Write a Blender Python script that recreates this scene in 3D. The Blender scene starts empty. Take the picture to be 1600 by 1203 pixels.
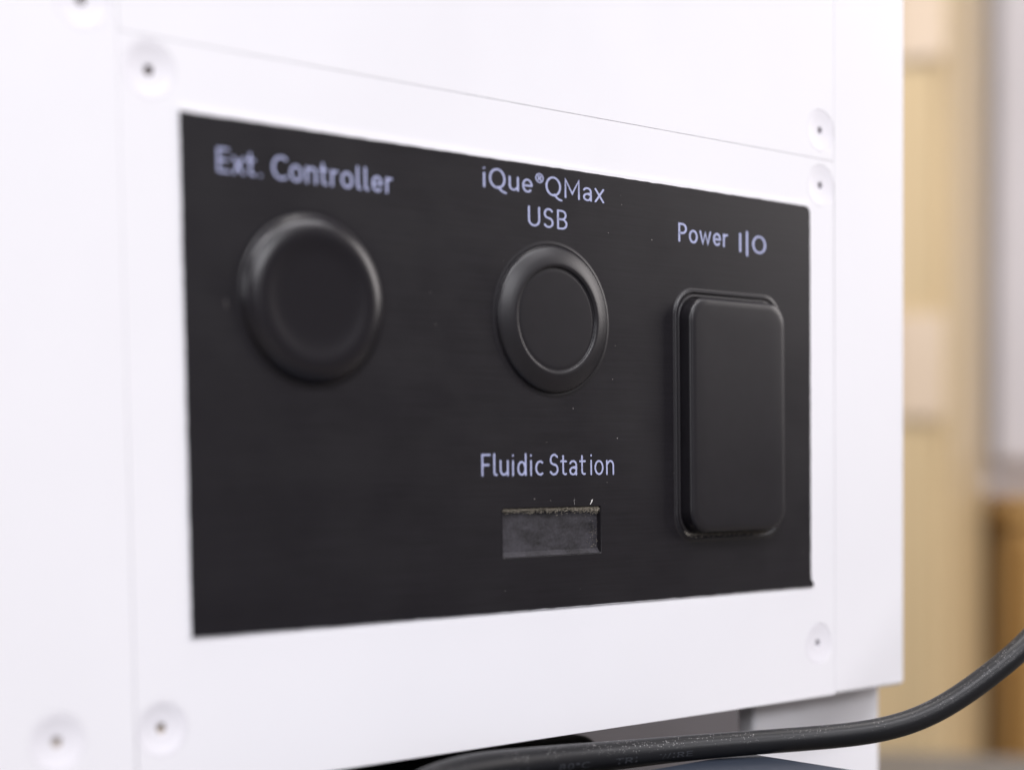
import bpy, bmesh, math, random
from mathutils import Vector, Matrix
random.seed(7)
C = bpy.context.scene.collection
S = bpy.context.scene
R = math.radians
mm = 0.001
FLOOR_TO_PANEL = 0.94            # height of the top edge of the black label above the floor
TABLE_Z = 0.75

# ------------------------------------------------------------------ camera
cam_d = bpy.data.cameras.new('camera')
cam = bpy.data.objects.new('camera', cam_d)
C.objects.link(cam)
right = Vector((0.7620854, -0.6473423, -0.0131836))
up = Vector((0.0462032, 0.0340608, 0.9983512))
fwd = Vector((0.6458259, 0.761438, -0.0558665))
m3 = Matrix((right, up, -fwd)).transposed()
cam.matrix_world = Matrix.Translation((-0.1232632, -0.2216667, FLOOR_TO_PANEL - 0.056178)) @ m3.to_4x4()
cam_d.sensor_width = 36.0
cam_d.lens = 2532.9 * 36 / 1600
cam_d.shift_y = (888.92 - 601.5) / 1600
cam_d.clip_start = 0.005
cam_d.clip_end = 50
cam_d.dof.use_dof = True
cam_d.dof.focus_distance = 0.306
cam_d.dof.aperture_fstop = 6.6
cam_d.dof.aperture_blades = 7
S.camera = cam

# ------------------------------------------------------------------ world, exposure
W = bpy.data.worlds.new('World')
S.world = W
W.use_nodes = True
W.node_tree.nodes['Background'].inputs[0].default_value = (0.96, 0.94, 1.0, 1)
W.node_tree.nodes['Background'].inputs[1].default_value = 0.10
S.view_settings.view_transform = 'Standard'
S.view_settings.look = 'None'
S.view_settings.exposure = -0.02
S.view_settings.gamma = 1

# ------------------------------------------------------------------ lamps: ceiling panels, plus soft lamps added for the cap highlights
def area(name, loc, target, sx, sy, power, col):
    d = bpy.data.lights.new(name, 'AREA')
    d.shape = 'RECTANGLE'; d.size = sx; d.size_y = sy; d.energy = power; d.color = col
    o = bpy.data.objects.new(name, d); C.objects.link(o)
    o.location = loc
    o.rotation_euler = (Vector(target) - Vector(loc)).to_track_quat('-Z', 'Y').to_euler()
    return o
area('ceiling_lamp', (-0.7, -1.1, 2.5), (-0.7, -1.0, 0), 1.3, 0.5, 39, (0.97, 0.955, 1.0))
area('ceiling_lamp', (0.9, -1.3, 2.5), (0.9, -1.2, 0), 1.3, 0.5, 22, (0.985, 0.96, 1.0))
area('ceiling_lamp', (0.25, 0.35, 2.5), (0.35, 0.4, 0), 1.3, 0.5, 33, (1.0, 0.955, 0.94))
area('highlight_lamp', (-2.3, -1.1, 1.7), (0.05, 0, 0.9), 0.9, 1.0, 22, (0.95, 0.955, 1.0))
area('highlight_lamp', (0.1, -2.4, 2.0), (0.05, 0, 0.9), 1.1, 0.6, 22, (0.96, 0.955, 1.0))
area('highlight_lamp', (2.0, -0.75, 1.55), (0.1, 0, 0.9), 0.7, 0.8, 13, (1.0, 0.94, 0.93))  # added lamp standing in for the bright wall and cupboard at right

# ------------------------------------------------------------------ materials
def mat(name, col, rough=0.5, spec=0.5, noise=None, bump=None, metal=0.0, coat=0.0):
    """noise = (scale xyz, detail, amount)   bump = (scale xyz, strength, distance)"""
    m = bpy.data.materials.new(name); m.use_nodes = True
    nt = m.node_tree; b = nt.nodes['Principled BSDF']
    b.inputs['Base Color'].default_value = (*col, 1)
    b.inputs['Roughness'].default_value = rough
    b.inputs['Specular IOR Level'].default_value = spec
    b.inputs['Metallic'].default_value = metal
    b.inputs['Coat Weight'].default_value = coat
    tc = nt.nodes.new('ShaderNodeTexCoord')
    def noise_node(sc, det=4):
        mp = nt.nodes.new('ShaderNodeMapping'); mp.inputs['Scale'].default_value = sc
        nt.links.new(tc.outputs['Object'], mp.inputs[0])
        n = nt.nodes.new('ShaderNodeTexNoise'); n.inputs['Scale'].default_value = 1; n.inputs['Detail'].default_value = det
        nt.links.new(mp.outputs[0], n.inputs['Vector'])
        return n
    if noise:
        n = noise_node(noise[0], noise[1])
        r = nt.nodes.new('ShaderNodeValToRGB')
        a = noise[2]
        r.color_ramp.elements[0].position = 0.3; r.color_ramp.elements[1].position = 0.7
        r.color_ramp.elements[0].color = (*[c * (1 - a) for c in col], 1)
        r.color_ramp.elements[1].color = (*[min(1, c * (1 + a)) for c in col], 1)
        nt.links.new(n.outputs['Fac'], r.inputs[0]); nt.links.new(r.outputs[0], b.inputs['Base Color'])
    if bump:
        n = noise_node(bump[0], 3)
        bp = nt.nodes.new('ShaderNodeBump'); bp.inputs['Strength'].default_value = bump[1]; bp.inputs['Distance'].default_value = bump[2]
        nt.links.new(n.outputs['Fac'], bp.inputs['Height']); nt.links.new(bp.outputs[0], b.inputs['Normal'])
    return m

M = {}
M['white'] = mat('white_painted_plastic', (0.80, 0.79, 0.815), 0.42, 0.4, ((14, 14, 14), 5, 0.018), ((900, 900, 900), 0.05, 0.0001))
M['screw'] = mat('white_screw_paint', (0.77, 0.755, 0.79), 0.4, 0.4)
M['socket'] = mat('screw_socket_dark', (0.10, 0.07, 0.06), 0.8, 0.2)  # plain dark brown for the socket hole
M['socket_pale'] = mat('screw_socket_pale', (0.42, 0.36, 0.30), 0.8, 0.2)
M['film'] = mat('black_film', (0.0085, 0.0072, 0.0095), 0.40, 0.36, ((60, 60, 2500), 3, 0.22), ((500, 500, 7000), 0.10, 0.00005))
def smudges(m, scale, lo, hi):
    nt = m.node_tree; b = nt.nodes['Principled BSDF']
    tc = nt.nodes.new('ShaderNodeTexCoord'); mp = nt.nodes.new('ShaderNodeMapping'); mp.inputs['Scale'].default_value = scale
    n = nt.nodes.new('ShaderNodeTexNoise'); n.inputs['Scale'].default_value = 1; n.inputs['Detail'].default_value = 6; n.inputs['Roughness'].default_value = 0.62
    r = nt.nodes.new('ShaderNodeMapRange'); r.inputs[1].default_value = 0.35; r.inputs[2].default_value = 0.68; r.inputs[3].default_value = lo; r.inputs[4].default_value = hi
    nt.links.new(tc.outputs['Object'], mp.inputs[0]); nt.links.new(mp.outputs[0], n.inputs['Vector']); nt.links.new(n.outputs['Fac'], r.inputs[0]); nt.links.new(r.outputs[0], b.inputs['Roughness'])
smudges(M['film'], (45, 45, 60), 0.36, 0.45)
smudges(M['white'], (30, 30, 18), 0.33, 0.52)
M['cap'] = mat('black_cap_plastic', (0.0095, 0.0082, 0.0105), 0.36, 0.5, ((300, 300, 300), 3, 0.10), ((1500, 1500, 1500), 0.06, 0.00004))
M['soft'] = mat('black_embossed_film', (0.0085, 0.0070, 0.0095), 0.30, 0.5)
M['print'] = mat('lavender_print', (0.38, 0.405, 0.60), 0.6, 0.3, ((1500, 1500, 1500), 2, 0.10))
M['groove'] = mat('black_groove', (0.008, 0.008, 0.009), 0.6, 0.3)
M['dust'] = mat('pale_dust', (0.28, 0.26, 0.25), 0.9, 0.1)
M['fuzz'] = mat('brown_fuzz', (0.29, 0.26, 0.21), 0.95, 0.1, ((3000, 3000, 3000), 2, 0.5))
M['fibre'] = mat('white_fibre', (0.75, 0.73, 0.70), 0.8, 0.2)
M['box_plastic'] = mat('slate_plastic', (0.027, 0.035, 0.052), 0.42, 0.45, ((40, 40, 40), 3, 0.08), ((1600, 1600, 1600), 0.25, 0.0001))
M['black_plastic'] = mat('black_plastic', (0.012, 0.012, 0.013), 0.5, 0.3)
M['grey_metal'] = mat('grey_metal', (0.13, 0.12, 0.125), 0.5, 0.4, ((20, 20, 20), 3, 0.08))
M['bench'] = mat('bench_laminate', (0.10, 0.09, 0.08), 0.5, 0.4, ((60, 60, 60), 4, 0.15))
M['bench_edge'] = mat('bench_frame', (0.30, 0.29, 0.30), 0.5, 0.4)
M['tan'] = mat('tan_wood', (0.58, 0.44, 0.25), 0.42, 0.4, ((18, 18, 1.2), 4, 0.10))
M['cream'] = mat('cream_knob_and_glare', (0.68, 0.54, 0.40), 0.3, 0.4)  # shared by the knob and the plates that imitate glare
M['brown'] = mat('brown_wood', (0.42, 0.25, 0.085), 0.5, 0.3, ((22, 22, 1.5), 4, 0.2))
M['steel'] = mat('grey_enamel', (0.55, 0.52, 0.53), 0.4, 0.4, ((5, 5, 5), 2, 0.04))
M['wall'] = mat('wall_paint', (0.56, 0.51, 0.47), 0.8, 0.2, ((6, 6, 6), 3, 0.04))
M['floor'] = mat('floor_vinyl', (0.30, 0.28, 0.26), 0.5, 0.3, ((8, 8, 8), 4, 0.1))
M['cable_print'] = mat('cable_print', (0.038, 0.040, 0.047), 0.5, 0.4)

def cable_material():
    m = mat('black_cable_rubber', (0.008, 0.008, 0.0095), 0.40, 0.34, None, ((2500, 2500, 2500), 0.12, 0.00008))
    nt = m.node_tree; b = nt.nodes['Principled BSDF']
    tc = nt.nodes.new('ShaderNodeTexCoord')
    prev = None
    for sc, thr, dens in ((1500, 0.19, 0.88), (3400, 0.34, 0.76)):
        v = nt.nodes.new('ShaderNodeTexVoronoi'); v.inputs['Scale'].default_value = sc
        nt.links.new(tc.outputs['Object'], v.inputs['Vector'])
        lt = nt.nodes.new('ShaderNodeMath'); lt.operation = 'LESS_THAN'; lt.inputs[1].default_value = thr
        nt.links.new(v.outputs['Distance'], lt.inputs[0])
        sep = nt.nodes.new('ShaderNodeSeparateColor'); nt.links.new(v.outputs['Color'], sep.inputs[0])
        gt = nt.nodes.new('ShaderNodeMath'); gt.operation = 'GREATER_THAN'; gt.inputs[1].default_value = dens
        nt.links.new(sep.outputs[0], gt.inputs[0])
        mu = nt.nodes.new('ShaderNodeMath'); mu.operation = 'MULTIPLY'
        nt.links.new(lt.outputs[0], mu.inputs[0]); nt.links.new(gt.outputs[0], mu.inputs[1])
        if prev is None: prev = mu
        else:
            mx = nt.nodes.new('ShaderNodeMath'); mx.operation = 'MAXIMUM'
            nt.links.new(prev.outputs[0], mx.inputs[0]); nt.links.new(mu.outputs[0], mx.inputs[1]); prev = mx
    # patches where the dust clings
    n = nt.nodes.new('ShaderNodeTexNoise'); n.inputs['Scale'].default_value = 170; n.inputs['Detail'].default_value = 3
    nt.links.new(tc.outputs['Object'], n.inputs['Vector'])
    mr = nt.nodes.new('ShaderNodeMapRange'); mr.inputs[1].default_value = 0.45; mr.inputs[2].default_value = 0.60
    nt.links.new(n.outputs['Fac'], mr.inputs[0])
    # settled dust lies on the upper side of the cable
    g = nt.nodes.new('ShaderNodeNewGeometry'); sx = nt.nodes.new('ShaderNodeSeparateXYZ')
    nt.links.new(g.outputs['Normal'], sx.inputs[0])
    mz = nt.nodes.new('ShaderNodeMapRange'); mz.inputs[1].default_value = 0.05; mz.inputs[2].default_value = 0.75
    nt.links.new(sx.outputs[2], mz.inputs[0])
    a = nt.nodes.new('ShaderNodeMath'); a.operation = 'MULTIPLY'
    nt.links.new(mr.outputs[0], a.inputs[0]); nt.links.new(mz.outputs[0], a.inputs[1])
    f = nt.nodes.new('ShaderNodeMath'); f.operation = 'MULTIPLY'
    nt.links.new(prev.outputs[0], f.inputs[0]); nt.links.new(a.outputs[0], f.inputs[1])
    f2 = nt.nodes.new('ShaderNodeMath'); f2.operation = 'MULTIPLY'; f2.inputs[1].default_value = 0.55
    nt.links.new(f.outputs[0], f2.inputs[0])
    mix = nt.nodes.new('ShaderNodeMix'); mix.data_type = 'RGBA'
    mix.inputs['A'].default_value = (0.008, 0.008, 0.0095, 1); mix.inputs['B'].default_value = (0.46, 0.44, 0.44, 1)
    nt.links.new(f2.outputs[0], mix.inputs['Factor'])
    nt.links.new(mix.outputs['Result'], b.inputs['Base Color'])
    return m
M['cable'] = cable_material()

def pane_material():
    m = mat('dusty_dark_pane', (0.05, 0.047, 0.052), 0.6, 0.3)
    nt = m.node_tree; b = nt.nodes['Principled BSDF']
    tc = nt.nodes.new('ShaderNodeTexCoord')
    def noise(scale, det):
        mp = nt.nodes.new('ShaderNodeMapping'); mp.inputs['Scale'].default_value = scale
        nt.links.new(tc.outputs['Object'], mp.inputs[0])
        n = nt.nodes.new('ShaderNodeTexNoise'); n.inputs['Scale'].default_value = 1; n.inputs['Detail'].default_value = det
        n.inputs['Roughness'].default_value = 0.65
        nt.links.new(mp.outputs[0], n.inputs['Vector']); return n
    a = noise((130, 130, 260), 5); c = noise((1800, 1800, 1800), 3)
    add = nt.nodes.new('ShaderNodeMath'); add.operation = 'MULTIPLY_ADD'; add.inputs[1].default_value = 0.35
    nt.links.new(c.outputs['Fac'], add.inputs[0]); nt.links.new(a.outputs['Fac'], add.inputs[2])
    r = nt.nodes.new('ShaderNodeValToRGB')
    r.color_ramp.elements[0].position = 0.50; r.color_ramp.elements[0].color = (0.010, 0.009, 0.010, 1)
    r.color_ramp.elements[1].position = 0.92; r.color_ramp.elements[1].color = (0.064, 0.060, 0.070, 1)
    nt.links.new(add.outputs[0], r.inputs[0]); nt.links.new(r.outputs[0], b.inputs['Base Color'])
    return m
M['pane'] = pane_material()

# ------------------------------------------------------------------ helpers
def P(x, z, h=0.0):
    """panel millimetres (x right, z up from the label's top edge, h out of the panel) -> world metres"""
    return Vector((x * mm, -h * mm, FLOOR_TO_PANEL + z * mm))

def world_off(o):
    v = Vector((0, 0, 0))
    while o: v += o.location; o = o.parent
    return v

def link(name, me, m, parent=None, label=None, smooth=35, kind=None, weighted=True):
    o = bpy.data.objects.new(name, me); C.objects.link(o)
    if m and not me.materials: me.materials.append(m)
    if smooth is not None and len(me.polygons):
        me.polygons.foreach_set('use_smooth', [True] * len(me.polygons))
        me.set_sharp_from_angle(angle=R(smooth))
        if weighted:
            md = o.modifiers.new('weighted_normal', 'WEIGHTED_NORMAL'); md.keep_sharp = True; md.mode = 'FACE_AREA'; md.weight = 90
    if parent:
        o.parent = parent
        if parent.type == 'EMPTY': o.matrix_parent_inverse = Matrix.Translation(-parent.location)
    if label: o['label'] = label
    if kind: o['kind'] = kind
    return o

def mesh_from(verts, faces, name):
    me = bpy.data.meshes.new(name); me.from_pydata([tuple(v) for v in verts], [], faces); me.update(); return me

def thing(name, label, cat, loc):
    o = bpy.data.objects.new(name, None); C.objects.link(o)
    o.location = loc; o.empty_display_size = 0.02
    o['label'] = label; o['category'] = cat
    return o

def plate(name, loops, h_front, thick, bev, m, parent, label=None, res=2):
    """flat sheet cut from 2-D outlines (first one outside, the others holes), edges rounded"""
    cu = bpy.data.curves.new(name, 'CURVE'); cu.dimensions = '2D'; cu.fill_mode = 'BOTH'
    for lp in loops:
        sp = cu.splines.new('POLY'); sp.points.add(len(lp) - 1)
        for i, (x, z) in enumerate(lp): sp.points[i].co = (x, z, 0, 1)
        sp.use_cyclic_u = True
    cu.extrude = thick / 2 - bev; cu.bevel_depth = bev; cu.bevel_resolution = res; cu.offset = -bev
    t = bpy.data.objects.new('tmp', cu); C.objects.link(t)
    dg = bpy.context.evaluated_depsgraph_get()
    me = bpy.data.meshes.new_from_object(t.evaluated_get(dg), depsgraph=dg)
    bpy.data.objects.remove(t); bpy.data.curves.remove(cu)
    for v in me.vertices:
        x, z, c = v.co
        v.co = P(x, z, h_front - thick / 2 + c)
    me.materials.clear(); me.name = name
    return link(name, me, m, parent, label)

def rect(x0, x1, z0, z1): return [(x0, z0), (x1, z0), (x1, z1), (x0, z1)]

def rrect(x0, x1, z0, z1, r, n=6):
    pts = []
    for cx, cz, a0 in ((x1 - r, z1 - r, 0), (x0 + r, z1 - r, 90), (x0 + r, z0 + r, 180), (x1 - r, z0 + r, 270)):
        for k in range(n + 1):
            a = R(a0 + 90 * k / n); pts.append((cx + r * math.cos(a), cz + r * math.sin(a)))
    return pts

def circ(cx, cz, r, n=64): return [(cx + r * math.cos(2 * math.pi * k / n), cz + r * math.sin(2 * math.pi * k / n)) for k in range(n)]

def loft(name, loops, m, parent, label=None, smooth=50, mats=None):
    """loops = [(points, h)] from outside in; the last one is capped"""
    vs, fs = [], []
    n = len(loops[0][0])
    for pts, h in loops:
        for x, z in pts: vs.append(P(x, z, h))
    for k in range(len(loops) - 1):
        for i in range(n):
            j = (i + 1) % n
            fs.append((k * n + i, k * n + j, (k + 1) * n + j, (k + 1) * n + i))
    fs.append(tuple((len(loops) - 1) * n + i for i in range(n)))
    me = mesh_from(vs, fs, name)
    o = link(name, me, m, parent, label, smooth)
    return o

def box(name, x0, x1, y0, y1, z0, z1, m, parent=None, bev=0.0, seg=3, label=None, rot=None, kind=None):
    """rounded box in world metres; rot = (pivot, angle about z)"""
    bm = bmesh.new()
    bmesh.ops.create_cube(bm, size=1)
    for v in bm.verts:
        v.co = Vector((x0 if v.co.x < 0 else x1, y0 if v.co.y < 0 else y1, z0 if v.co.z < 0 else z1))
    if bev: bmesh.ops.bevel(bm, geom=bm.edges[:], offset=bev, segments=seg, profile=0.5, affect='EDGES')
    if rot: bmesh.ops.transform(bm, matrix=rot, verts=bm.verts)
    me = bpy.data.meshes.new(name); bm.to_mesh(me); bm.free()
    return link(name, me, m, parent, label, 40, kind)

# ------------------------------------------------------------------ room shell
fl = box('floor', -3, 4, -3, 3.2, -0.05, 0.0, M['floor'], kind='structure')
wl_dir = Matrix.Translation((1.75, 1.25, 0)) @ Matrix.Rotation(R(-56), 4, 'Z')
wl = box('wall', -1.6, 1.6, 0, 0.1, 0.0, 2.6, M['wall'], rot=wl_dir, kind='structure')

# ------------------------------------------------------------------ the white instrument
inst = thing('laboratory_instrument', 'white instrument housing with a black panel of round caps and a switch on its front', 'instrument', (0.015, 0.045, TABLE_Z))
HX0, HX1, HZ0, HZ1 = 62.6, 86.9, -70.5, -61.5      # slot under the lower caption
HP = -0.4          # front of the white plates; the black film's front is h = 0
TH = 1.15
# screw holes: (x, z, which plate, dark or pale socket)
screws_conn = [(-4.6, 5.4, 'socket'), (152.3, 4.8, 'screw_mid'), (151.2, -92.4, 'screw_mid'), (-5.3, -93.6, 'socket_pale')]
screws_up = [(152.3, 16.3, 'screw_mid')]
screws_left = [(-15.2, 13.9, 'socket'), (-22.2, -93.8, 'socket_pale')]
M['screw_mid'] = mat('screw_socket_grey', (0.56, 0.54, 0.57), 0.8, 0.2)
SR = 4.4
g = 0.03
conn = plate('connector_plate', [rect(-9.7 + g, 156.8 - g, -104.0, 10.4 - g), rect(HX0 - 1.6, HX1 + 1.6, HZ0 - 1.6, HZ1 + 1.6)] + [circ(x, z, SR) for x, z, _ in screws_conn], HP, TH, 0.09, M['white'], inst, 'white plate framing the black panel')
uppr = plate('cover_plate', [rect(-9.7 + g, 156.8 - g, 10.4 + g, 190)] + [circ(x, z, SR) for x, z, _ in screws_up], HP, TH, 0.09, M['white'], inst, 'plain white plate over the framed panel')
left = plate('cover_plate', [rect(-160, -9.7 - g, -104.0, 190)] + [circ(x, z, SR) for x, z, _ in screws_left], HP, TH, 0.09, M['white'], inst, 'plain white plate left of the vertical seam')

def screw(x, z, socket, parent):
    n = 48
    prof = [(4.39, -0.30), (4.375, -0.10), (4.3, -0.05), (4.0, -0.07), (3.0, -0.25), (2.2, -0.36), (1.5, -0.40), (0.90, -0.41), (0.80, -0.46), (0.78, -1.0)]
    if socket == 'screw_mid': prof = [(r, h if h < -0.6 or r > 4.35 else h * 0.55) for r, h in prof]     # shallower heads at the far end
    vs, fs = [], []
    for r, h in prof:
        for (a, b) in circ(x, z, r, n): vs.append(P(a, b, HP + h))
    for k in range(len(prof) - 1):
        for i in range(n):
            j = (i + 1) % n
            fs.append((k * n + i, k * n + j, (k + 1) * n + j, (k + 1) * n + i))
    fs.append(tuple((len(prof) - 1) * n + i for i in range(n)))
    me = mesh_from(vs, fs, 'screw')
    me.materials.append(M['screw']); me.materials.append(M[socket])
    for p in me.polygons:
        if p.index >= (len(prof) - 2) * n: p.material_index = 1
    o = link('screw', me, None, parent, None, 40)
    if socket == 'socket': o['label'] = 'countersunk white screw with a dark socket'
    elif socket == 'socket_pale': o['label'] = 'countersunk white screw with a tan socket'
for x, z, s in screws_conn: screw(x, z, s, conn)
for x, z, s in screws_up: screw(x, z, s, uppr)
for x, z, s in screws_left: screw(x, z, s, left)

# corner column with its rounded outer edge, and the body behind
def corner_column():
    x0, x1, yf, yb, r = 156.8 + g, 182.9, -HP, 95.0, 2.6
    pr = [(x0, yf + 0.2), (x0 + 0.2, yf)]
    for k in range(9):
        a = R(-90 + 90 * k / 8); pr.append((x1 - r + r * math.cos(a), yf + r + r * math.sin(a)))
    pr += [(x1, yb), (x0, yb)]
    zs = [(-104.0, 0.7), (-103.8, 0.28), (-103.3, 0.0), (190, 0)]
    vs, fs = [], []
    n = len(pr)
    cx, cy = (x0 + x1) / 2, (yf + yb) / 2
    for z, ins in zs:
        for x, y in pr:
            vs.append((mm * (x - math.copysign(ins, x - cx)), mm * (y - math.copysign(ins, y - cy)), FLOOR_TO_PANEL + z * mm))
    for k in range(len(zs) - 1):
        for i in range(n):
            j = (i + 1) % n; fs.append((k * n + i, k * n + j, (k + 1) * n + j, (k + 1) * n + i))
    fs.append(tuple(range(n))[::-1]); fs.append(tuple((len(zs) - 1) * n + i for i in range(n)))
    return mesh_from(vs, fs, 'corner_column')
link('corner_column', corner_column(), M['white'], inst, 'white rounded column along the right edge', 40)
box('housing', -0.160, 0.1567, 0.0016, 0.095, FLOOR_TO_PANEL - 0.1036, FLOOR_TO_PANEL + 0.19, M['white'], inst, 0.0006, 1)
zb = FLOOR_TO_PANEL - 0.1042
for x0, x1, y0, y1 in ((0.1395, 0.1835, 0.0085, 0.0135), (-0.155, -0.115, 0.0085, 0.0135), (0.06, 0.098, 0.088, 0.093), (-0.155, -0.115, 0.088, 0.093)):
    box('leg', x0, x1, y0, y1, TABLE_Z + 0.002, zb, M['white'], inst, 0.0012)

# ------------------------------------------------------------------ black film label on its white backing
FW, FH = 148.3, 80.0
bk = plate('film_backing', [rect(-0.35, FW + 0.25, -FH - 0.2, 0.75), rect(HX0 - 1.4, HX1 + 1.4, HZ0 - 1.4, HZ1 + 1.4)], -0.16, 0.22, 0.05, M['white'], inst)
def rough_rect(x0, x1, z0, z1, amp, step=1.6):
    pts = []
    cs = [(x0, z0), (x1, z0), (x1, z1), (x0, z1)]
    for k in range(4):
        a, b = cs[k], cs[(k + 1) % 4]
        L = math.hypot(b[0] - a[0], b[1] - a[1]); n = max(2, int(L / step))
        for i in range(n):
            t = i / n
            x, z = a[0] + (b[0] - a[0]) * t, a[1] + (b[1] - a[1]) * t
            d = random.gauss(0, amp)
            if k == 0 and i == 0: d = 0
            if k % 2 == 0: z += d
            else: x += d
            pts.append((x, z))
    return pts
edge = rough_rect(0, FW, -FH, 0, 0.028)
edge2 = []
for (x, z) in edge:                           # the lower right corner has a stray tail, the upper right one is rounded
    if x > FW - 0.7 and z < -FH + 0.7: edge2 += [(FW - 0.1, -FH - 0.05), (FW + 1.0, -FH + 0.1), (FW + 0.9, -FH + 0.7), (FW + 0.15, -FH + 1.5)]
    elif x > FW - 0.7 and z > -0.7: edge2 += [(FW, -1.4), (FW - 0.25, -0.6), (FW - 0.8, -0.15), (FW - 1.7, 0.0)]
    elif x > FW - 0.7 and (z < -FH + 1.9 or z > -2.0): continue
    elif z > -0.7 and x > FW - 2.2: continue
    else: edge2.append((x, z))
film = plate('label_film', [edge2, rrect(HX0, HX1, HZ0, HZ1, 0.35, 3)], 0.0, 0.3, 0.06, M['film'], inst, 'black film panel with printed lavender captions')

# ------------------------------------------------------------------ caps
N = 96
def lathe(name, cx, cz, prof, m, label):
    fine = []                                    # rounder profile: three spline points between the given ones
    for i in range(len(prof) - 1):
        a, b, c, d = (Vector(prof[max(0, min(len(prof) - 1, k))]) for k in (i - 1, i, i + 1, i + 2))
        for k in range(4):
            t = k / 4
            if (c - b).length > 4 * min((b - a).length or 9, (d - c).length or 9) or (c - b).length < 0.25 * max((b - a).length, (d - c).length): v = b.lerp(c, t)
            else: v = 0.5 * (2 * b + (c - a) * t + (2 * a - 5 * b + 4 * c - d) * t * t + (3 * b - a - 3 * c + d) * t ** 3)
            fine.append((v.x, v.y))
    prof = fine + [prof[-1]]
    return loft(name, [(circ(cx, cz, r, N), h) for r, h in prof], m, film, label)
lathe('round_cap', 23.3, -27.0, [(15.2, -0.02), (14.3, 0.01), (13.85, 0.04), (13.55, 0.12), (13.42, 0.40), (13.30, 0.74), (13.12, 0.98), (12.8, 1.22), (12.3, 1.47), (11.7, 1.68), (11.1, 1.82), (10.5, 1.89), (9.9, 1.89), (9.3, 1.84),
      (8.6, 1.75), (7.9, 1.67), (7.0, 1.61), (5.8, 1.58), (4.2, 1.57), (2.3, 1.56), (0.5, 1.56)], M['soft'], 'larger soft-edged round cap under the Ext. Controller caption')
lathe('round_cap', 75.2, -27.5, [(14.4, -0.02), (14.0, 0.03), (13.7, 0.08), (13.45, 0.05), (13.32, 0.08), (13.24, 0.46), (13.12, 0.62), (12.92, 0.76), (12.6, 0.90), (12.0, 1.12), (11.3, 1.35), (10.6, 1.53), (10.1, 1.62), (9.8, 1.62), (9.55, 1.56), (9.40, 1.44),
      (9.33, 1.24), (9.22, 1.17), (9.0, 1.19), (8.5, 1.24), (5, 1.26), (1, 1.26)], M['cap'], 'crisp ring-shaped round cap under the USB caption')
def switch_cover():
    X0, X1, Z0, Z1 = 106.9, 138.4, -69.0, -19.7
    prof = [(-0.5, -0.02), (0.0, 0.04), (0.14, 0.32), (0.3, 0.46), (0.5, 0.42), (0.72, 0.16), (0.9, 0.12), (1.12, 0.30), (1.32, 0.34), (1.46, 0.24), (1.52, 0.06), (1.62, 0.06), (1.65, 0.4), (1.67, 2.2), (1.72, 2.46), (1.86, 2.7), (2.12, 2.88), (2.6, 3.0), (3.3, 3.06), (6, 3.06), (10, 3.03), (14.2, 3.02)]
    lp = []
    for d, h in prof:
        r = max(3.0, 5.1 - d * 0.4) if d < 3.5 else max(0.4, 3.2 - (d - 3.5) * 0.25)
        lp.append((rrect(X0 + d, X1 - d, Z0 + d, Z1 - d, r, 12), h))
    return loft('switch_cover', lp, M['cap'], film, 'tall rounded rectangular cover over the power switch', 60)
switch_cover()

# recessed window with its rim and pane
pn = plate('pane', [rect(HX0 - 1, HX1 + 1, HZ0 - 1, HZ1 + 1)], -1.0, 0.4, 0.05, M['pane'], film, 'dusty dark pane in the slot under Fluidic Station')
# (the plates behind are cut through by a socket: the pane sits in its own dark frame)
def frame_loft():
    a = rrect(HX0 + 0.02, HX1 - 0.02, HZ0 + 0.02, HZ1 - 0.02, 0.35, 3)
    vs, fs = [], []
    lv = [(0.0, 0.05), (0.03, -0.02), (0.10, -0.06), (0.14, -0.20), (0.16, -1.05)]
    n = len(a)
    for d, h in lv:
        for x, z in rrect(HX0 - 0.02 + d, HX1 + 0.02 - d, HZ0 - 0.02 + d, HZ1 + 0.02 - d, 0.35, 3): vs.append(P(x, z, h))
    for k in range(len(lv) - 1):
        for i in range(n):
            j = (i + 1) % n; fs.append((k * n + i, k * n + j, (k + 1) * n + j, (k + 1) * n + i))
    return mesh_from(vs, fs, 'slot_frame')
link('slot_frame', frame_loft(), M['cap'], film, None, 30)
def wedge(name, prof, x0, x1, m, label=None):
    n = len(prof)
    vs = [P(x, z, h) for x in (x0, x1) for z, h in prof]
    fs = [(i, (i + 1) % n, n + (i + 1) % n, n + i) for i in range(n)] + [tuple(range(n))[::-1], tuple(range(n, 2 * n))]
    return link(name, mesh_from(vs, fs, name), m, film, label, 30)
wedge('sill', [(HZ0 + 0.18, -0.16), (HZ0 + 0.5, -0.42), (HZ0 + 1.05, -0.97), (HZ0 + 0.18, -0.97)], HX0 + 0.2, HX1 - 0.2, M['pane'])
def gasket():
    gr = random.Random(5); n = 90; vs, fs = [], []
    for i in range(n + 1):
        x = HX0 + 0.2 + (HX1 - HX0 - 0.4) * i / n
        low = HZ1 - 0.72 - gr.gauss(0, 0.10) - (0.5 * max(0, (x - 83.5) / 3.4) ** 2)
        prof = [(HZ1 - 0.17, -0.45 + gr.gauss(0, .04)), (HZ1 - 0.42, -0.36 + gr.gauss(0, .06)), (low + 0.15, -0.55 + gr.gauss(0, .07)), (low, -0.98)]
        for z, h in prof: vs.append(P(x + gr.gauss(0, .03), z, h))
    for i in range(n):
        for k in range(3): fs.append((i * 4 + k, i * 4 + k + 1, i * 4 + 5 + k, i * 4 + 4 + k))
    return link('gasket', mesh_from(vs, fs, 'gasket'), M['fuzz'], film, 'brownish frayed foam strip along the top of the slot', 80)
gasket()

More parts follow.
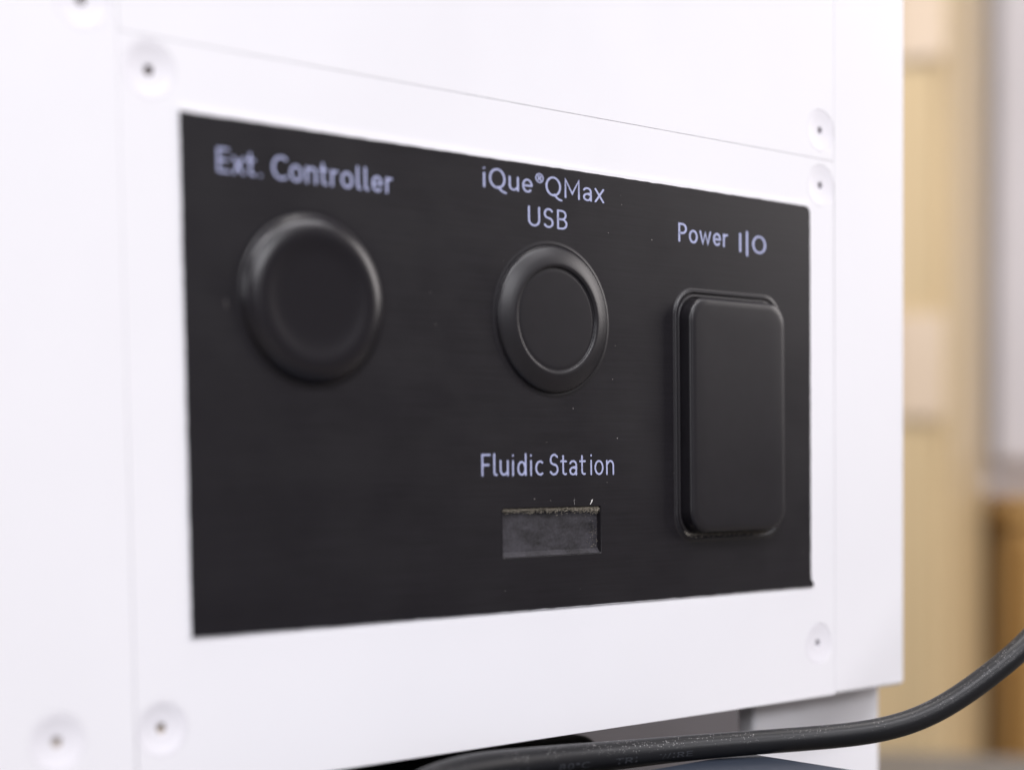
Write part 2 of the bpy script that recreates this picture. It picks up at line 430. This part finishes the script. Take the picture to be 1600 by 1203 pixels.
# ------------------------------------------------------------------ lettering: single-line strokes laid as thin printed ribbons
def arc(cx, cy, rx, ry, a0, a1, n=14):
    return [(cx + rx * math.cos(R(a0 + (a1 - a0) * k / n)), cy + ry * math.sin(R(a0 + (a1 - a0) * k / n))) for k in range(n + 1)]
XH = 0.70
def o_glyph(w=0.52, top=XH): return [arc(w / 2, top / 2, w / 2 - .05, top / 2 - .04, 90, 450, 26)]
def u_strokes(w=0.48): return [[(.06, XH - .02), (.06, .28)] + arc(w / 2 - .02, .27, w / 2 - .08, .21, 180, 300, 10) + [(w - .06, .2)], [(w - .06, XH - .02), (w - .06, .04)]]
def n_strokes(w=0.48): return [[(.06, .03), (.06, XH - .03)], [(.06, .48)] + arc(w / 2 + .02, .44, w / 2 - .08, .22, 140, 0, 10) + [(w - .06, .03)]]
GL = {
 ' ': (.22, []),
 'E': (.50, [[(.46, .95), (.07, .95), (.07, .05), (.46, .05)], [(.07, .51), (.41, .51)]]),
 'F': (.48, [[(.46, .95), (.07, .95), (.07, .04)], [(.07, .50), (.40, .50)]]),
 'P': (.55, [[(.07, .04), (.07, .95), (.27, .95)] + arc(.27, .71, .22, .24, 90, -90, 12) + [(.07, .47)]]),
 'B': (.56, [[(.07, .05), (.07, .95), (.27, .95)] + arc(.27, .735, .19, .215, 90, -90, 12) + [(.07, .52)], [(.27, .52)] + arc(.27, .285, .23, .235, 90, -90, 12) + [(.07, .05)]]),
 'U': (.64, [[(.07, .96), (.07, .33)] + arc(.32, .32, .25, .27, 180, 360, 14) + [(.57, .96)]]),
 'S': (.52, [arc(.27, .72, .20, .235, 35, 180, 10) + arc(.27, .70, .20, .19, 190, 262, 6) + [(.30, .48)] + arc(.25, .28, .21, .23, 70, -150, 16)]),
 'C': (.62, [arc(.40, .5, .34, .45, 52, 308, 24)]),
 'Q': (.78, [arc(.39, .5, .33, .45, 0, 360, 34), [(.44, .10), (.55, -.05), (.66, -.13), (.78, -.16)]]),
 'M': (.82, [[(.08, .04), (.08, .96), (.41, .26), (.74, .96), (.74, .04)]]),
 'O': (.74, [arc(.37, .5, .30, .44, 0, 360, 34)]),
 'I': (.20, [[(.10, .03), (.10, .97)]]),
 '|': (.20, [[(.10, -.16), (.10, 1.12)]]),
 'i': (.17, [[(.085, .03), (.085, XH - .02)], [(.085, .915), (.085, .93)]]),
 'l': (.22, [[(.08, .98), (.08, .16)] + arc(.17, .15, .09, .10, 180, 290, 6)]),
 't': (.33, [[(.12, .90), (.12, .18)] + arc(.23, .17, .11, .12, 180, 300, 6), [(.0, XH - .05), (.29, XH - .05)]]),
 'x': (.46, [[(.03, XH - .02), (.43, .03)], [(.43, XH - .02), (.03, .03)]]),
 '.': (.20, [[(.08, .05), (.08, .065)]]),
 'o': (.54, o_glyph(.54)),
 'n': (.50, n_strokes(.50)),
 'u': (.50, u_strokes(.50)),
 'r': (.32, [[(.06, .03), (.06, XH - .03)], [(.06, .46)] + arc(.25, .45, .19, .20, 170, 80, 8)]),
 'e': (.52, [[(.08, .36), (.46, .36)] + arc(.265, .355, .20, .30, 5, 315, 24)]),
 'c': (.44, [arc(.28, .35, .22, .30, 55, 305, 20)]),
 'd': (.54, [[(.47, .99), (.47, .04)], arc(.25, .34, .19, .29, 0, 360, 24)]),
 'a': (.48, [arc(.22, .48, .18, .18, 155, 0, 10) + [(.40, .03)], arc(.22, .20, .17, .16, 50, 310, 16) + [(.39, .20)], [(.40, .40), (.27, .38), (.22, .36)]]),
 'w': (.72, [[(.04, XH - .02), (.20, .05), (.36, XH - .08), (.52, .05), (.68, XH - .02)]]),
 'V': (.56, [[(.03, .96), (.28, .05), (.53, .96)]]),
 'W': (.84, [[(.03, .96), (.23, .05), (.42, .92), (.61, .05), (.81, .96)]]),
 'R': (.56, [[(.07, .04), (.07, .95), (.27, .95)] + arc(.27, .72, .21, .23, 90, -90, 12) + [(.07, .49)], [(.28, .49), (.50, .04)]]),
 'T': (.52, [[(.03, .95), (.49, .95)], [(.26, .95), (.26, .04)]]),
 '-': (.40, [[(.08, .45), (.32, .45)]]),
 '1': (.36, [[(.06, .78), (.20, .95), (.20, .04)]]),
 '8': (.54, [arc(.27, .73, .18, .22, 90, 450, 20), arc(.27, .28, .22, .23, 90, 450, 20)]),
 '0': (.54, [arc(.27, .5, .20, .45, 90, 450, 26)]),
 'd_': (.3, [arc(.14, .82, .10, .13, 90, 450, 14)]),
}
GL['deg'] = GL.pop('d_')
GL['reg'] = (.40, [arc(.20, .82, .17, .22, 0, 360, 26), [(.15, .71), (.15, .93), (.21, .93)] + arc(.21, .875, .055, .055, 90, -90, 6) + [(.15, .82)], [(.21, .82), (.26, .71)]])

def ribbons(text, stroke, gap=0.13, thin=('reg',)):
    """list of (outline quads) in glyph units; returns verts, faces, width"""
    x = 0; polys = []
    for ch in text:
        if isinstance(ch, (int, float)): x += ch; continue
        w, st = GL[ch]
        for s in st:
            polys.append(([(x + a, b) for a, b in s], stroke * (0.62 if ch in thin else 1)))
        x += w + (gap if st else 0)
    vs, fs = [], []
    for si, (pl, wd) in enumerate(polys):
        q = [pl[0]]
        for p in pl[1:]:
            if math.hypot(p[0] - q[-1][0], p[1] - q[-1][1]) > 1e-4: q.append(p)
        pl = q; r = wd / 2
        closed = math.hypot(pl[0][0] - pl[-1][0], pl[0][1] - pl[-1][1]) < 1e-3 and len(pl) > 6
        lv = si * 0.0006
        n = len(pl); L = []; Rr = []
        for i in range(n):
            a = pl[i - 1] if i else (pl[-2] if closed else pl[0]); b = pl[i + 1] if i < n - 1 else (pl[1] if closed else pl[-1])
            c = pl[i]
            d1 = (c[0] - a[0], c[1] - a[1]); d2 = (b[0] - c[0], b[1] - c[1])
            if math.hypot(*d1) < 1e-9: d1 = d2
            if math.hypot(*d2) < 1e-9: d2 = d1
            l1 = math.hypot(*d1); l2 = math.hypot(*d2)
            t = (d1[0] / l1 + d2[0] / l2, d1[1] / l1 + d2[1] / l2); lt = math.hypot(*t) or 1
            nx, ny = -t[1] / lt, t[0] / lt
            k = max(0.5, (nx * -d1[1] + ny * d1[0]) / l1)
            L.append((c[0] + nx * r / k, c[1] + ny * r / k)); Rr.append((c[0] - nx * r / k, c[1] - ny * r / k))
        b0 = len(vs)
        for i in range(n): vs.append((*L[i], lv)); vs.append((*Rr[i], lv))
        for i in range(n - 1): fs.append((b0 + 2 * i, b0 + 2 * i + 1, b0 + 2 * i + 3, b0 + 2 * i + 2))
        if not closed:                                        # small rounded ends
            for (c, o_) in ((0, pl[0]), (n - 1, pl[-1])):
                nb = pl[1] if c == 0 else pl[-2]
                d = (o_[0] - nb[0], o_[1] - nb[1]); l = math.hypot(*d) or 1
                ang = math.atan2(d[1], d[0]); bb = len(vs)
                for k in range(7):
                    t = ang - math.pi / 2 + math.pi * k / 6
                    vs.append((o_[0] + r * math.cos(t), o_[1] + r * math.sin(t), lv + 0.0003))
                fs.append(tuple(bb + k for k in range(7)))
    return vs, fs, x - gap

def caption(text, x0, x1, zbase, cap, stroke, label, gap=0.13):
    vs, fs, w = ribbons(text, stroke, gap)
    k = (x1 - x0) / w
    me = mesh_from([P(x0 + a * k, zbase + b * cap, 0.006 + c * cap) for a, b, c in vs], fs, 'lettering')
    bm = bmesh.new(); bm.from_mesh(me)
    for f in bm.faces:
        if f.normal.y > 0: f.normal_flip()
    bm.to_mesh(me); bm.free()
    return link('lettering', me, M['print'], film, label, None)
caption(['E', 'x', 't', '.', ' ', 'C', 'o', 'n', 't', 'r', 'o', 'l', 'l', 'e', 'r'], 6.2, 39.6, -8.45, 3.75, 0.10, 'caption reading Ext. Controller')
caption(['i', 'Q', 'u', 'e', 'reg', -0.05, 'Q', 'M', 'a', 'x'], 59.1, 88.4, -5.2, 3.55, 0.092, 'caption line reading iQue (R) QMax', 0.12)
caption(['U', 'S', 'B'], 69.5, 79.2, -11.0, 3.55, 0.092, 'caption line reading USB', 0.14)
caption(['P', 'o', 'w', 'e', 'r'], 108.3, 122.6, -10.55, 3.6, 0.115, 'caption reading Power')
caption(['I', 'l'.replace('l', '|'), 'O'], 125.7, 134.3, -11.15, 3.7, 0.105, 'caption symbols I | O', 0.14)
caption(['F', 'l', 'u', 'i', 'd', 'i', 'c', ' ', 'S', 't', 'a', 't', 0.10, 'i', -0.03, 'o', 'n'], 57.9, 90.4, -55.75, 3.95, 0.088, 'caption reading Fluidic Station')

# ------------------------------------------------------------------ dust and fibres on the film
def dust():
    bm = bmesh.new()
    rd = random.Random(3)
    def speck(x, z, r, h=0.02):
        n = rd.randint(5, 7); a0 = rd.random() * 6
        vs = [bm.verts.new(P(x + r * rd.uniform(.6, 1.2) * math.cos(a0 + 2 * math.pi * k / n), z + r * rd.uniform(.6, 1.2) * math.sin(a0 + 2 * math.pi * k / n), h)) for k in range(n)]
        top = bm.verts.new(P(x, z, h + r * 0.7))
        for k in range(n): bm.faces.new((vs[k], vs[(k + 1) % n], top))
    for k in range(30): speck(rd.uniform(40, 146), rd.uniform(-78, -3), rd.choice((.05, .06, .07, .10)))
    for x, z, r in ((90.2, -37.8, .12), (91.0, -31.5, .1), (91.3, -48.9, .13), (70.3, -60.0, .13), (74.2, -60.3, .13), (89.5, -10.6, .13), (101, -10.9, .16), (88.5, -57.2, .09)): speck(x, z, r)
    for k in range(2): speck(7.6 + rd.uniform(-.5, .5), -28.5 + rd.uniform(-.5, .5), .14)
    me = bpy.data.meshes.new('dust'); bm.to_mesh(me); bm.free()
    o = link('dust', me, M['dust'], film, 'pale dust specks on the film', None, 'stuff'); return o
dust()

def strands(name, items, m, label):
    """items = [(list of (x, z, h), radius)] -> thin tubes joined in one mesh"""
    vs, fs = [], []
    for pts, r in items:
        b = len(vs); n = len(pts)
        for i, (x, z, h) in enumerate(pts):
            rr = r * (0.35 if i in (0, n - 1) else 1)
            a = pts[max(0, i - 1)]; c = pts[min(n - 1, i + 1)]
            d = Vector((c[0] - a[0], c[1] - a[1], 0)); d = d.normalized() if d.length > 1e-6 else Vector((1, 0, 0))
            for k in range(4):
                t = math.pi / 2 * k
                vs.append(P(x - d.y * rr * math.cos(t), z + d.x * rr * math.cos(t), h + rr * math.sin(t)))
        for i in range(n - 1):
            for k in range(4):
                j = (k + 1) % 4
                fs.append((b + i * 4 + k, b + i * 4 + j, b + i * 4 + 4 + j, b + i * 4 + 4 + k))
    return link(name, mesh_from(vs, fs, name), m, film, label, 60, 'stuff')
rd = random.Random(11)
fz = []
for k in range(900):                                        # lint clinging along the upper edge of the slot
    x = rd.uniform(HX0 + .3, HX1 - .2); z = HZ1 - .12 - abs(rd.gauss(0.28, 0.30))
    if rd.random() < .25: x = HX1 - abs(rd.gauss(0, 4)) - .2; z -= rd.random() * .5
    if not HX0 + .2 < x < HX1 - .1: continue
    h = rd.uniform(-0.55, -0.10); a = rd.uniform(0, 6.28); L = rd.uniform(.12, .45)
    pts = []
    for i in range(4):
        pts.append((min(HX1 - .05, max(HX0 + .05, x + L * i / 3 * math.cos(a))), min(HZ1 - .02, z + L * i / 3 * math.sin(a)), h)); a += rd.gauss(0, .5)
    fz.append((pts, rd.uniform(.02, .045)))
for k in range(70):
    x = HX1 - abs(rd.gauss(0, 1.4)) - .3; z = rd.uniform(HZ0 + .3, HZ1); h = rd.uniform(-0.95, -0.7); a = rd.uniform(0, 6.28); L = rd.uniform(.1, .4)
    fz.append(([(min(HX1 - .1, x + L * i / 3 * math.cos(a)), max(HZ0 + .1, z + L * i / 3 * math.sin(a)), h) for i in range(4)], rd.uniform(.015, .03)))
strands('lint', fz, M['fuzz'], 'brownish lint along the top edge of the slot')
strands('fibre', [([(84.0, -61.25, .05), (84.3, -60.9, .12), (84.55, -60.4, .12), (84.6, -60.3, .1)], .10), ([(80.1, -61.2, .03), (80.0, -60.6, .10), (80.15, -60.1, .06)], .03)], M['fibre'], 'short white fibre above the slot')
db = []
for k in range(420):                                        # pale grime left in the groove below the switch cover
    x = rd.uniform(109.0, 133.5); z = -67.72 + rd.gauss(0, .13) - (0.45 if rd.random() < .12 else 0); L = rd.uniform(.2, .6)
    if x < 110: z += (110 - x) * .5
    db.append(([(x, z, .34), (x + L / 2, z + rd.gauss(0, .04), .40), (x + L, z + rd.gauss(0, .04), .34)], rd.uniform(.05, .11)))
strands('grime', db, mat('pale_grime', (0.22, 0.20, 0.175), .85, .2), 'pale grime line under the switch cover')

# ------------------------------------------------------------------ cable in front of the instrument
CR = 2.32
CP = [(218, -47, -34), (199.5, -48.8, -53), (181.4, -47.9, -72.4), (170.4, -45.9, -82.3), (157.9, -45.0, -90.7), (152.7, -43.2, -93.9), (144.2, -39.4, -100.0), (135.8, -35.2, -104.0), (128.4, -30.4, -105.7), (121.2, -25.3, -106.4),
      (110.0, -18.7, -106.8), (98.2, -13.1, -107.0), (88.2, -9.7, -107.2), (77.0, -7.0, -107.2), (66.8, -6.2, -106.8), (57.4, -6.4, -106.3), (50.0, -7.0, -105.9), (41, -7.8, -106.3), (28, -8.6, -109.5), (2, -2, -127), (-30, 22, -150), (-60, 40, -172), (-90, 52, -187.2), (-130, 60, -187.6)]
CP = CP[::-1]
def catmull(pts, per=16):
    out = []
    for i in range(len(pts) - 1):
        p0 = Vector(pts[max(0, i - 1)]); p1 = Vector(pts[i]); p2 = Vector(pts[i + 1]); p3 = Vector(pts[min(len(pts) - 1, i + 2)])
        for k in range(per):
            t = k / per
            out.append(0.5 * ((2 * p1) + (p2 - p0) * t + (2 * p0 - 5 * p1 + 4 * p2 - p3) * t * t + (3 * p1 - p0 - 3 * p2 + p3) * t ** 3))
    out.append(Vector(pts[-1])); return out
path = catmull(CP)
for it in range(160):                                        # relax small kinks
    path = [path[0]] + [(path[i - 1] + 2 * path[i] + path[i + 1]) / 4 for i in range(1, len(path) - 1)] + [path[-1]]
def frame(i):
    t = (path[min(len(path) - 1, i + 1)] - path[max(0, i - 1)]).normalized()
    side = t.cross(Vector((0, 0, 1))).normalized(); u = side.cross(t)
    return t, side, u                                       # side points towards the viewer (-y)
def cpt(i, a, r):
    t, s, u = frame(i); f = min(1, max(0, (110 - path[i].x) / 45)); v = path[i] + (s * math.cos(a) + u * math.sin(a)) * r * (1 + 0.24 * f * f * (3 - 2 * f))
    return Vector((v.x * mm, v.y * mm, FLOOR_TO_PANEL + v.z * mm))
cab = thing('power_cable', 'dusty black rubber cable sweeping across below the instrument', 'cable', tuple(P(0, -132, -6)))
vs, fs = [], []
NS = 56
for i in range(len(path)):
    for k in range(NS): vs.append(cpt(i, 2 * math.pi * k / NS, CR))
for i in range(len(path) - 1):
    for k in range(NS):
        j = (k + 1) % NS; fs.append((i * NS + k, (i + 1) * NS + k, (i + 1) * NS + j, i * NS + j))
fs.append(tuple(range(NS))); fs.append(tuple((len(path) - 1) * NS + k for k in range(NS))[::-1])
link('sheath', mesh_from(vs, fs, 'sheath'), M['cable'], cab, None, 60)
# moulded marking along the sheath
cum = [0.0]
for i in range(1, len(path)): cum.append(cum[-1] + (path[i] - path[i - 1]).length)
def s_at_x(x):
    best = min(range(len(path)), key=lambda i: abs(path[i].x - x)); return cum[best]
def sheath_pt(s, a, r):
    i = max(0, min(len(path) - 2, next((k for k in range(len(cum) - 1) if cum[k + 1] >= s), len(cum) - 2)))
    f = (s - cum[i]) / (cum[i + 1] - cum[i])
    return cpt(i, a, r).lerp(cpt(i + 1, a, r), f)
def marking(text, x0, x1, cap=0.95, base=-0.45):
    vs, fs, w = ribbons(text, 0.12, 0.16)
    s0, s1 = s_at_x(x0), s_at_x(x1); k = (s1 - s0) / w
    pv = [sheath_pt(s0 + a * k, base + b * cap / CR, CR + 0.03 + c * cap) for a, b, c in vs]
    return link('marking', mesh_from(pv, fs, 'marking'), M['cable_print'], cab, None, None)
marking(['C'], 40.5, 42.3)
marking(['V', 'W', '-', '1'], 53.0, 60.2)
marking(['8', '0', 'deg', 'C'], 67.8, 74.6)
marking(['T', 'R', 'I'], 80.6, 85.4)
marking(['W', 'I', 'R', 'E'], 90.0, 96.2)

# ------------------------------------------------------------------ things below and behind the instrument
bench = thing('lab_bench', 'grey laminate bench carrying the instrument', 'bench', (-0.1, -0.1, 0))
br = Matrix.Translation((0.536, 0.227, 0)) @ Matrix.Rotation(R(-59), 4, 'Z')
# local x runs along the far edge, local y away from the viewer
box('bench_top', -1.1, 1.1, -1.25, 0.0, TABLE_Z - 0.03, TABLE_Z, M['bench'], bench, 0.003, 2, rot=br)
for x in (-1.0, 0.95):
    for y in (-1.2, -0.1):
        box('leg', x, x + 0.05, y, y + 0.05, 0.001, TABLE_Z - 0.0302, M['bench_edge'], bench, 0.003, 1, rot=br)

ps = thing('power_supply', 'slate grey plastic box lying under the cable in front of the instrument', 'box', (0.06, -0.06, TABLE_Z))
zt = FLOOR_TO_PANEL - 0.10945
box('case', -0.01, 0.1135, -0.135, -0.0118, TABLE_Z + 0.003, zt, M['box_plastic'], ps, 0.0032, 5)
for x in (0.005, 0.088):
    for y in (-0.125, -0.03):
        box('foot', x, x + 0.012, y, y + 0.01, TABLE_Z + 0.0002, TABLE_Z + 0.003, M['black_plastic'], ps, 0.0008, 1)

ad = thing('power_adapter', 'black plastic block in the shade under the instrument', 'adapter', (0.02, 0.05, TABLE_Z))
box('case', -0.10, 0.103, 0.016, 0.082, TABLE_Z + 0.0005, FLOOR_TO_PANEL - 0.1085, M['black_plastic'], ad, 0.004, 3)

gb = thing('grey_case', 'grey metal case on the bench behind the instrument', 'case', (0.2, 0.2, TABLE_Z))
box('body', 0.04, 0.32, 0.135, 0.24, TABLE_Z + 0.004, TABLE_Z + 0.16, M['grey_metal'], gb, 0.003, 2)
box('lid', 0.038, 0.322, 0.133, 0.242, TABLE_Z + 0.1602, TABLE_Z + 0.175, M['grey_metal'], gb, 0.003, 2)

# background furniture, turned towards the bench
a0 = math.atan2(0.65, 0.76)
def bg_mat(px, Z, turn=0.0):
    """a frame whose x runs to the right and y away, standing on the floor at distance Z along a bearing px to the right"""
    b = math.atan(px / 2532.9)
    yaw = a0 + b
    f = Vector((math.sin(yaw), math.cos(yaw), 0))
    o = Vector((cam.location.x, cam.location.y, 0)) + f * Z
    return Matrix.Translation(o) @ Matrix.Rotation(-yaw + turn, 4, 'Z')

cb = thing('cupboard', 'tall tan wooden cupboard with pale glare plates added on its door edge, behind the instrument', 'cupboard', tuple(bg_mat(500, 1.45).translation))
Tm = bg_mat(677, 1.32, R(-5.5))
box('carcass', -0.5, 0.0, 0.0, 0.32, 0.05, 2.1, M['tan'], cb, 0.012, 4, rot=Tm)
box('plinth', -0.49, -0.01, 0.02, 0.31, 0.001, 0.05, M['brown'], cb, rot=Tm)
box('door', -0.495, -0.012, -0.02, -0.001, 0.07, 2.08, M['tan'], cb, 0.006, 3, rot=Tm)
for z in (0.966, 1.240):  # thin pale plates put in for lamp glare on the door
    box('glare_plate', -0.040, -0.0035, -0.0235, -0.0205, z - 0.040, z + 0.040, M['cream'], cb, 0.001, 2, rot=Tm)
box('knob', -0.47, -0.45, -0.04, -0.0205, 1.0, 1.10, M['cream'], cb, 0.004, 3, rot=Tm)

lc = thing('low_cabinet', 'low brown wooden cabinet carrying the pale grey cabinet', 'cabinet', tuple(bg_mat(800, 1.7).translation))
Lm = bg_mat(770, 1.62, R(27))
box('carcass', 0.0, 0.55, 0.0, 0.4, 0.04, 0.836, M['brown'], lc, 0.006, 3, rot=Lm)
box('top_board', -0.008, 0.558, -0.012, 0.408, 0.8362, 0.856, M['brown'], lc, 0.004, 3, rot=Lm)
box('plinth', 0.01, 0.54, 0.02, 0.39, 0.001, 0.04, M['brown'], lc, rot=Lm)
box('door', 0.01, 0.27, -0.018, -0.001, 0.06, 0.82, M['brown'], lc, 0.004, 2, rot=Lm)
box('door', 0.28, 0.54, -0.018, -0.001, 0.06, 0.82, M['brown'], lc, 0.004, 2, rot=Lm)

ga = thing('grey_appliance', 'tall pale grey enamel cabinet standing on the low brown cabinet', 'appliance', tuple((Lm @ Matrix.Translation((0.15, 0.15, 0.8562))).translation))
box('body', -0.006, 0.24, 0.06, 0.36, 0.858, 1.75, M['steel'], ga, 0.012, 4, rot=Lm)
box('door', 0.004, 0.235, 0.040, 0.0595, 0.89, 1.72, M['steel'], ga, 0.008, 3, rot=Lm)
